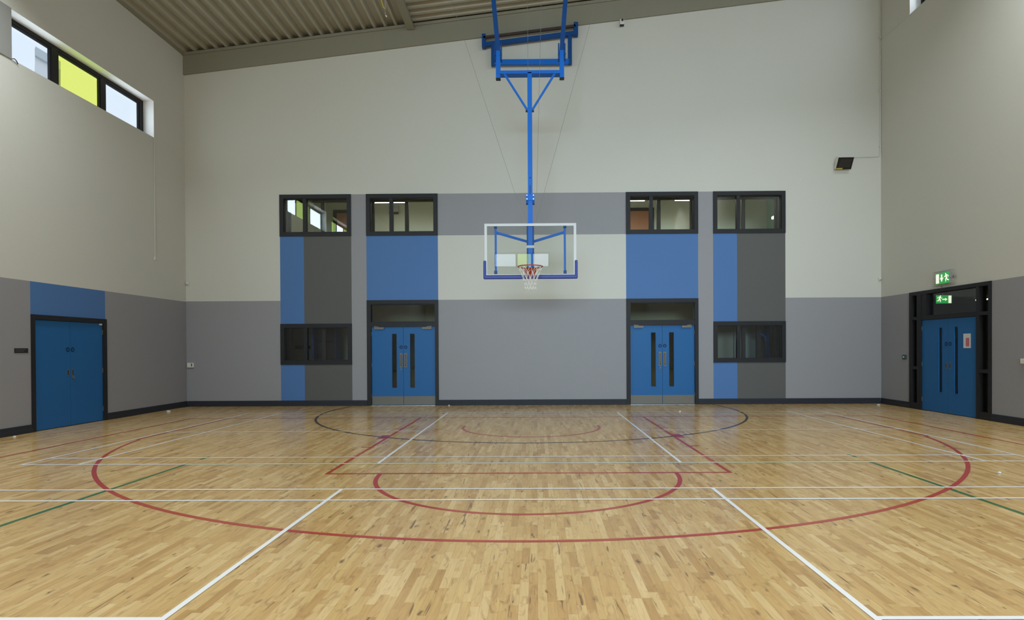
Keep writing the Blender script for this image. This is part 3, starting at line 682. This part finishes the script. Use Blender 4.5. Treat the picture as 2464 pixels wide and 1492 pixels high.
nt_ = thing('paper_notice', 'white paper notice with a pink block taped to the right exit door leaf', 'notice', (XR, 12.6, 1.458))
sheet = MB(TR).box(-12.713, -12.497, -.0105, -.009, 1.458, 1.763).build('sheet', PAPER, nt_)
MB(TR).box(-12.64, -12.54, -.009, -.0085, 1.493, 1.673).build('print', PINK, sheet)
dp = thing('door_plate', 'small black room sign with two lines of lettering left of the left doors', 'sign', (XL, 10.64, 1.47))
pl = MB(TL).box(10.497, 10.781, .001, .008, 1.468, 1.552).build('plate', SIGNB, dp)
m = MB(TL); 
for zc, l in ((1.527, .215), (1.500, .175)):
    u = 10.515
    while u < 10.515 + l:
        w = random.uniform(.006, .012); m.box(u, u + w, .008, .0085, zc - .008, zc + .008); u += w + .005
m.build('lettering', SIGNT, pl)
sk = thing('wall_socket', 'white plastic control box low on the end wall near the left corner', 'switch', (-9.2, YW, 1.04))
b = MB(TB).box(-9.285, -9.115, .001, .045, 1.04, 1.165).build('casing', PLASTIC, sk, bevel=.006)
MB(TB).box(-9.175, -9.145, .045, .048, 1.07, 1.145).build('indicator_window', mat('green_grey_lens', (.06, .14, .14), .3), b)
cp = thing('call_point', 'small dark green call point on the grey wall left of the right exit doors', 'switch', (XR, 14.69, 1.178))
b = MB(TR).box(-14.752, -14.632, .001, .035, 1.178, 1.29).build('casing', mat('dark_green_plastic', (.015, .06, .045), .4), cp, bevel=.006)
MB(TR).box(-14.72, -14.675, .035, .038, 1.22, 1.26).build('press_panel', PLASTIC, b)
tag(MB(TR).box(-11.168, -11.06, .001, .04, 1.165, 1.26).build('switch_box', PLASTIC, bevel=.006), 'white switch box cut by the right edge of the picture', 'switch')
def detector(loc, face, label):
    o = thing('motion_detector', label, 'sensor', loc, group='motion detectors in the far corners')
    m = MB(); x, y, z = loc; h = .105
    m.add([(x - .032, y, z), (x + .032, y, z), (x + .028, y - .045, z + .02), (x - .028, y - .045, z + .02),
           (x - .032, y, z + h), (x + .032, y, z + h), (x + .03, y - .055, z + h - .02), (x - .03, y - .055, z + h - .02)],
          [(0, 1, 2, 3), (4, 7, 6, 5), (0, 4, 5, 1), (1, 5, 6, 2), (2, 6, 7, 3), (3, 7, 4, 0)])
    b = m.build('casing', PLASTIC, o, bevel=.006)
    MB().box(x - .02, x + .02, y - .052, y - .044, z + .022, z + .05).build('lens', GPLASTIC, b)
    return o
dl = detector((-9.262, YW - .001, 3.205), 1, 'small motion detector in the left corner of the end wall above the grey band')
dup(dl, (9.03, YW - .001, 3.215), 'small motion detector in the right corner of the end wall above the grey band')

# floodlight with its conduit
fx, fz = 8.03, 6.14
fd = thing('floodlight', 'black-fronted floodlight tilted down on the end wall near the right corner', 'floodlight', (fx, YW, fz))
T2 = lambda a, b, c: tuple(Vector((fx, YW - .16, fz + .15)) + Matrix.Rotation(math.radians(-2), 3, 'Z') @ (Matrix.Rotation(math.radians(33), 3, 'X') @ Vector((a, b, c))))
body = MB(T2); body.box(-.20, .20, -.05, .07, -.16, .16); body = body.build('housing', PLASTIC, fd, bevel=.012)
fg = MB(T2).box(-.195, .195, -.058, -.05, -.155, .155).build('front_frame', BLACKG, body)
MB(T2).box(-.145, .145, -.062, -.058, -.10, .11).build('lamp_glass', mat('smoked_glass', (.028, .024, .024), .12), body)
MB(T2).box(-.19, -.03, -.0605, -.058, -.150, -.115).build('warning_label', YLAB, body)
m = MB(); m.box(fx - .05, fx + .05, YW - .03, YW - .001, fz + .05, fz + .22); m.bar((fx, YW - .03, fz + .13), (fx, YW - .11, fz + .15), .05, .05); m.build('bracket', GPLASTIC, fd)
m = MB(); m.tube([(9.045, YW - .014, 11.3), (9.045, YW - .014, 6.56), (9.02, YW - .014, 6.50), (8.97, YW - .014, 6.485), (8.20, YW - .014, 6.475)], .011, 8)
for zc in (9.6, 6.75, 8.2): m.box(9.02, 9.07, YW - .03, YW - .001, zc - .02, zc + .02)
tag(m.build('conduit', CREAM, smooth=False), 'cream cable conduit running down the right corner to the floodlight', 'conduit')
tag(MB(TR).box(-15.66, -14.5, .001, .012, 9.528, 9.552).build('cable_trunking', CREAM), 'thin cream trunking from the right strip window to the corner', 'conduit')
m = MB(TL); m.tube([(14.425, .012, 6.69), (14.425, .012, 3.78)], .010, 8); m.box(14.40, 14.455, .001, .03, 3.70, 3.785)
tag(m.build('window_cord_conduit', CREAM), 'thin cream conduit dropping from the left strip window down the left wall', 'conduit')
cc = thing('wall_camera', 'small beige box with a dark round eye under the sloping beam, right of the goal', 'camera', (2.275, YW - .06, 9.94))
b = MB().box(2.222, 2.330, YW - .15, YW - .051, 9.945, 10.085).build('casing', PLASTIC, cc, bevel=.008)
MB().disc((2.285, YW - .168, 10.055), .030, .018, 16).build('lens', BROWN, b)
MB().box(2.222, 2.330, YW - .155, YW - .052, 9.938, 9.946).build('base_plate', RUBBER, b)
hk = thing('hanging_hook', 'steel cable end with a yellow strap hanging from the roof deck', 'hook', (-3.02, 12.0, 8.2))
MB().tube([(-3.02, 12, zroof(-3.02)), (-3.02, 12, 8.36)], .016, 8).build('steel_cable', BRIGHT, hk)
MB().tube([(-3.02, 12, 8.36), (-3.025, 12, 8.30), (-3.01, 12, 8.24), (-2.99, 12, 8.21)], .013, 8).build('hook', BRIGHT, hk, smooth=True)
MB().tube([(-3.03, 12, 9.0), (-3.09, 12, 8.72), (-3.10, 12, 8.55), (-3.06, 12, 8.42), (-3.03, 12, 8.37)], .012, 6).build('strap', YWIRE, hk, smooth=True)
m = MB(TL); m.tube([(10.50, .02, 6.70), (10.53, .035, 6.715), (10.58, .03, 6.70), (10.62, .02, 6.66)], .008, 6)
tag(m.build('loose_cable', RUBBER, smooth=True), 'black cable end curling out below the grey infill panel', 'cable')

# scraps on the floor
def scrap(x, y, s, label):
    m = MB(); n = 9; r = random.Random(int(x * 100))
    ring = [(x + s * r.uniform(.6, 1.1) * math.cos(2 * math.pi * k / n), y + s * r.uniform(.5, 1) * math.sin(2 * math.pi * k / n), .004) for k in range(n)]
    top = [(x + (p[0] - x) * .55, y + (p[1] - y) * .55, .004 + s * r.uniform(.3, .8)) for p in ring]
    m.add(ring + top, [tuple(range(n))[::-1], tuple(range(n, 2 * n))] + [(k, (k + 1) % n, n + (k + 1) % n, n + k) for k in range(n)])
    tag(m.build('paper_scrap', PLASTIC), label, 'litter', 'scraps on the floor')
scrap(3.34, 13.87, .03, 'white scrap on the floor in front of the right end wall doors')
scrap(-2.32, 15.60, .03, 'white scrap on the floor at the right jamb of the left end wall doors')
scrap(-9.12, 10.26, .03, 'white scrap on the floor at the skirting left of the left wall doors')
scrap(5.44, 7.02, .028, 'white scrap on the floor inside the red arc on the right')
scrap(-9.0, 14.4, .05, 'pale scrap on the floor by the skirting in the left corner')
scrap(8.72, 15.2, .045, 'pale scrap on the floor by the skirting in the right corner')

# ------------------------------------------------------------------ rooms seen through the far wall's windows and doors
GY0, GY1, GZ0, GZ1 = YW + .5, 19.5, 3.9, 6.75
def room(key, x0, x1, y0, y1, z0, z1, mt, label, right=None):
    t = .1
    for nm, bx, m_ in (('wall_%s_left', (x0 - t, x0, y0, y1, z0, z1), mt), ('wall_%s_right', (x1, x1 + t, y0, y1, z0, z1), right or mt), ('wall_%s_back', (x0 - t, x1 + t, y1, y1 + t, z0, z1), mt),
                       ('ceiling_%s', (x0 - t, x1 + t, y0, y1 + t, z1, z1 + t), mt), ('floor_%s', (x0 - t, x1 + t, y0, y1 + t, z0 - t, z0), mt)):
        nm = nm % key; tag(MB().box(*bx).build(nm, m_), nm.split('_')[0] + ' of the ' + label, 'room', kind='structure')
room('gallery', -7.3, 7.56, GY0, GY1, GZ0, GZ1, GALW, 'pale green upper room behind the end wall windows', GALG)
room('store', -8.5, 8.5, GY0, 18.6, 0.0, 3.0, STOREW, 'dim room behind the lower windows and doors of the end wall')
m = MB().box(-12.2, -12.1, 9.5, 14.0, 0, 2.6); m.box(-12.2, XL - .42, 9.4, 9.5, 0, 2.6); m.box(-12.2, XL - .42, 14.0, 14.1, 0, 2.6); m.box(-12.2, XL - .42, 9.4, 14.1, 2.6, 2.7); m.box(-12.2, XL - .3, 9.4, 14.1, -.1, 0)  # unseen box added to stop light leaking in under the doors
tag(m.build('wall_cupboard', STOREW), 'closed store behind the left wall doors', 'room', kind='structure')
def batten(loc, sx, sy, label, mt, first=None):
    o = thing('batten_light', label, 'light', loc, group='batten lights seen through windows'); x, y, z = loc
    b = MB().box(x - sx / 2, x + sx / 2, y - sy / 2, y + sy / 2, z + .02, z + .07).build('housing', PLASTIC, o)
    MB().box(x - sx / 2 + .01, x + sx / 2 - .01, y - sy / 2 + .01, y + sy / 2 - .01, z - .015, z + .02).build('diffuser', mt, o)
    MB().tube([(x - sx * .3, y, z + .07), (x - sx * .3, y, GZ1)], .006, 5).build('suspension_wire', CABLE, o) if z > 5 else None
    return o
bt = batten((-4.60, 18.2, 6.04), 1.2, .34, 'lit batten seen through the upper window above the left doors', TUBE)
for x, l in ((-2.56, 'end of a lit batten at the right edge of the second upper window'), (2.76, 'lit batten at the left edge of the upper window above the right doors'), (4.88, 'lit batten at the right side of the upper window above the right doors')):
    dup(bt, (x, 18.2, 6.04), l)
sw = thing('wall_light', 'bright slanting lamp on the green wall in the rightmost upper window', 'light', (7.5, 18.5, 5.55))
MB().box(7.50, 7.559, 18.0, 18.9, 5.54, 5.64).build('housing', PLASTIC, sw); MB().box(7.46, 7.50, 18.02, 18.88, 5.55, 5.62).build('diffuser', TUBE2, sw)
def orange_door(x0, x1, label):
    o = thing('gallery_door', label, 'door', ((x0 + x1) / 2, GY1, GZ0)); o['kind'] = 'structure'
    m = MB(); m.box(x0, x0 + .12, GY1 - .06, GY1 - .001, GZ0, 6.08); m.box(x1 - .12, x1, GY1 - .06, GY1 - .001, GZ0, 6.08); m.box(x0, x1, GY1 - .06, GY1 - .001, 5.98, 6.08)
    m.build('door_frame', FRAME, o); MB().box(x0 + .12, x1 - .12, GY1 - .04, GY1 - .001, GZ0, 5.98).build('door_leaf', ORANGE, o)
orange_door(-6.66, -5.55, 'orange-brown door in a dark frame seen through the leftmost upper window')
orange_door(2.78, 3.86, 'orange-brown door in a dark frame seen through the upper window above the right doors')
wu = thing('wall_heater', 'pale box unit with a dark base on the room wall behind the second upper window', 'heater', (-4.66, GY1, 5.95))
MB().box(-4.82, -4.50, GY1 - .12, GY1 - .001, 5.99, 6.19).build('casing', mat('pale_grey_casing', (.36, .36, .34), .5), wu); MB().box(-4.80, -4.52, GY1 - .12, GY1 - .001, 5.94, 5.99).build('vent', RUBBER, wu)
# dim store contents
sh = thing('shelf_unit', 'dark shelving seen through the low left window of the end wall', 'shelf', (-6.2, 17.6, 0))
for x0 in (-6.62, -5.95): MB().box(x0 - .02, x0 + .02, 17.5, 17.9, 0, 2.3).build('side_panel', BLUED, sh)
for z0 in (.1, .65, 1.2, 1.75, 2.26): MB().box(-6.6, -5.97, 17.5, 17.9, z0, z0 + .03).build('shelf', RUBBER, sh)
MB().box(-6.6, -5.97, 17.88, 17.9, .1, 2.28).build('back_panel', RUBBER, sh)
rk = thing('coat_rail', 'dark rail on the wall seen at the left of the low left window', 'rail', (-7.3, 18.6, 1.55))
MB().box(-7.55, -7.1, 18.5, 18.599, 1.52, 1.62).build('rail', RUBBER, rk)
gp = thing('goal_post_frame', 'dark blue tubular frame seen through the low right window of the end wall', 'frame', (6.3, 17.4, 0))
MB().box(6.42, 6.54, 17.35, 17.45, 0, 2.15).build('post', RUBBER, gp)
MB().box(6.70, 6.79, 17.35, 17.45, 0, 2.25).build('post', BLUED, gp)
MB().tube([(6.5, 17.4, 1.88), (6.62, 17.4, 1.86), (6.68, 17.4, 1.80), (6.72, 17.4, 1.70)], .04, 8).build('arm', BLUED, gp, smooth=True)
dg = thing('store_panel', 'pale upright board leaning in the room behind the low right window', 'board', (6.2, 18.4, 0))
MB().box(6.15, 6.9, 18.50, 18.57, 0.0, 2.3).build('board', mat('pale_blue_board', (.30, .34, .33), .6), dg)
# corridor beyond the right doors
m = MB(); x0, x1, y0, y1, zc = XR + .42, 16.2, 9.5, 20.5, 3.05; t = .1
m.box(x1, x1 + t, y0, y1, 0, zc); m.box(x0, x1, y1, y1 + t, 0, zc); m.box(x0, x1, y0 - t, y0, 0, zc); m.box(x0, x1, y0, y1, zc, zc + t); m.box(x0, x1, y0, y1, -t, 0); m.box(x0, x0 + t, YW, y1, 0, zc)
tag(m.build('wall_corridor', mat('corridor_paint', (.20, .20, .17), .8)), 'dark corridor behind the right exit doors', 'room', kind='structure')
cl_ = thing('corridor_light', 'lit strip lamp seen through the glass above the right exit doors', 'light', (14.3, 18.9, 2.98))
MB().box(14.24, 14.36, 18.4, 19.4, 3.0, 3.049).build('housing', PLASTIC, cl_); MB().box(14.25, 14.35, 18.42, 19.38, 2.965, 3.0).build('diffuser', TUBE2, cl_)
e2 = thing('corridor_exit_sign', 'lit green running man sign seen through the glass above the right exit doors', 'sign', (10.58, 15.5, 2.61))
TE = lambda u, n, z: (u - .20, 15.5 - n, z - .165)
MB(TE).box(10.57, 10.985, -.05, 0, 2.77, 2.99).build('sign_box', GPLASTIC, e2)
pn = MB(TE).box(10.575, 10.98, 0, .004, 2.775, 2.985).build('sign_panel', SGREEN, e2)
m = MB(TE); m.box(10.895, 10.97, .004, .006, 2.785, 2.975)
m.poly([(10.735, 2.895), (10.81, 2.895), (10.81, 2.92), (10.87, 2.88), (10.81, 2.84), (10.81, 2.865), (10.735, 2.865)], .004, .002)
man(m, 10.665, 2.89, .19, 1, .004, .002, 0); m.build('pictogram', SWHITE, pn)
MB(TE).box(10.74, 10.80, -.04, -.01, 2.99, 3.214).build('hanger', GPLASTIC, e2)

# ------------------------------------------------------------------ outside
m = MB(); zt = 11.2
base = [(-16, 18.9), (-16, 19.75), (-21, 26.0), (-21, 24.8)]
m.add([(x, y, 0) for x, y in base] + [(x, y, zt) for x, y in base], [(0, 1, 5, 4), (1, 2, 6, 5), (2, 3, 7, 6), (3, 0, 4, 7), (4, 5, 6, 7)])
bo = thing('neighbouring_building', 'pale building with a grey coping outside the left strip window', 'building', (-18.5, 28, 0))
m.build('wall', BUILD, bo)
m = MB(); m.add([(x, y, z) for z in (zt - .28, zt) for x, y in [(-15.9, 18.8), (-15.9, 19.8), (-21, 26.1), (-21, 24.7)]], [(0, 1, 5, 4), (1, 2, 6, 5), (2, 3, 7, 6), (3, 0, 4, 7), (4, 5, 6, 7), (3, 2, 1, 0)])
m.build('coping', COPING, bo)
m = MB().box(-80, 80, -80, 80, -0.45, -0.3)
tag(m.build('ground', GROUND), 'pale ground outside the hall', 'ground', kind='structure')
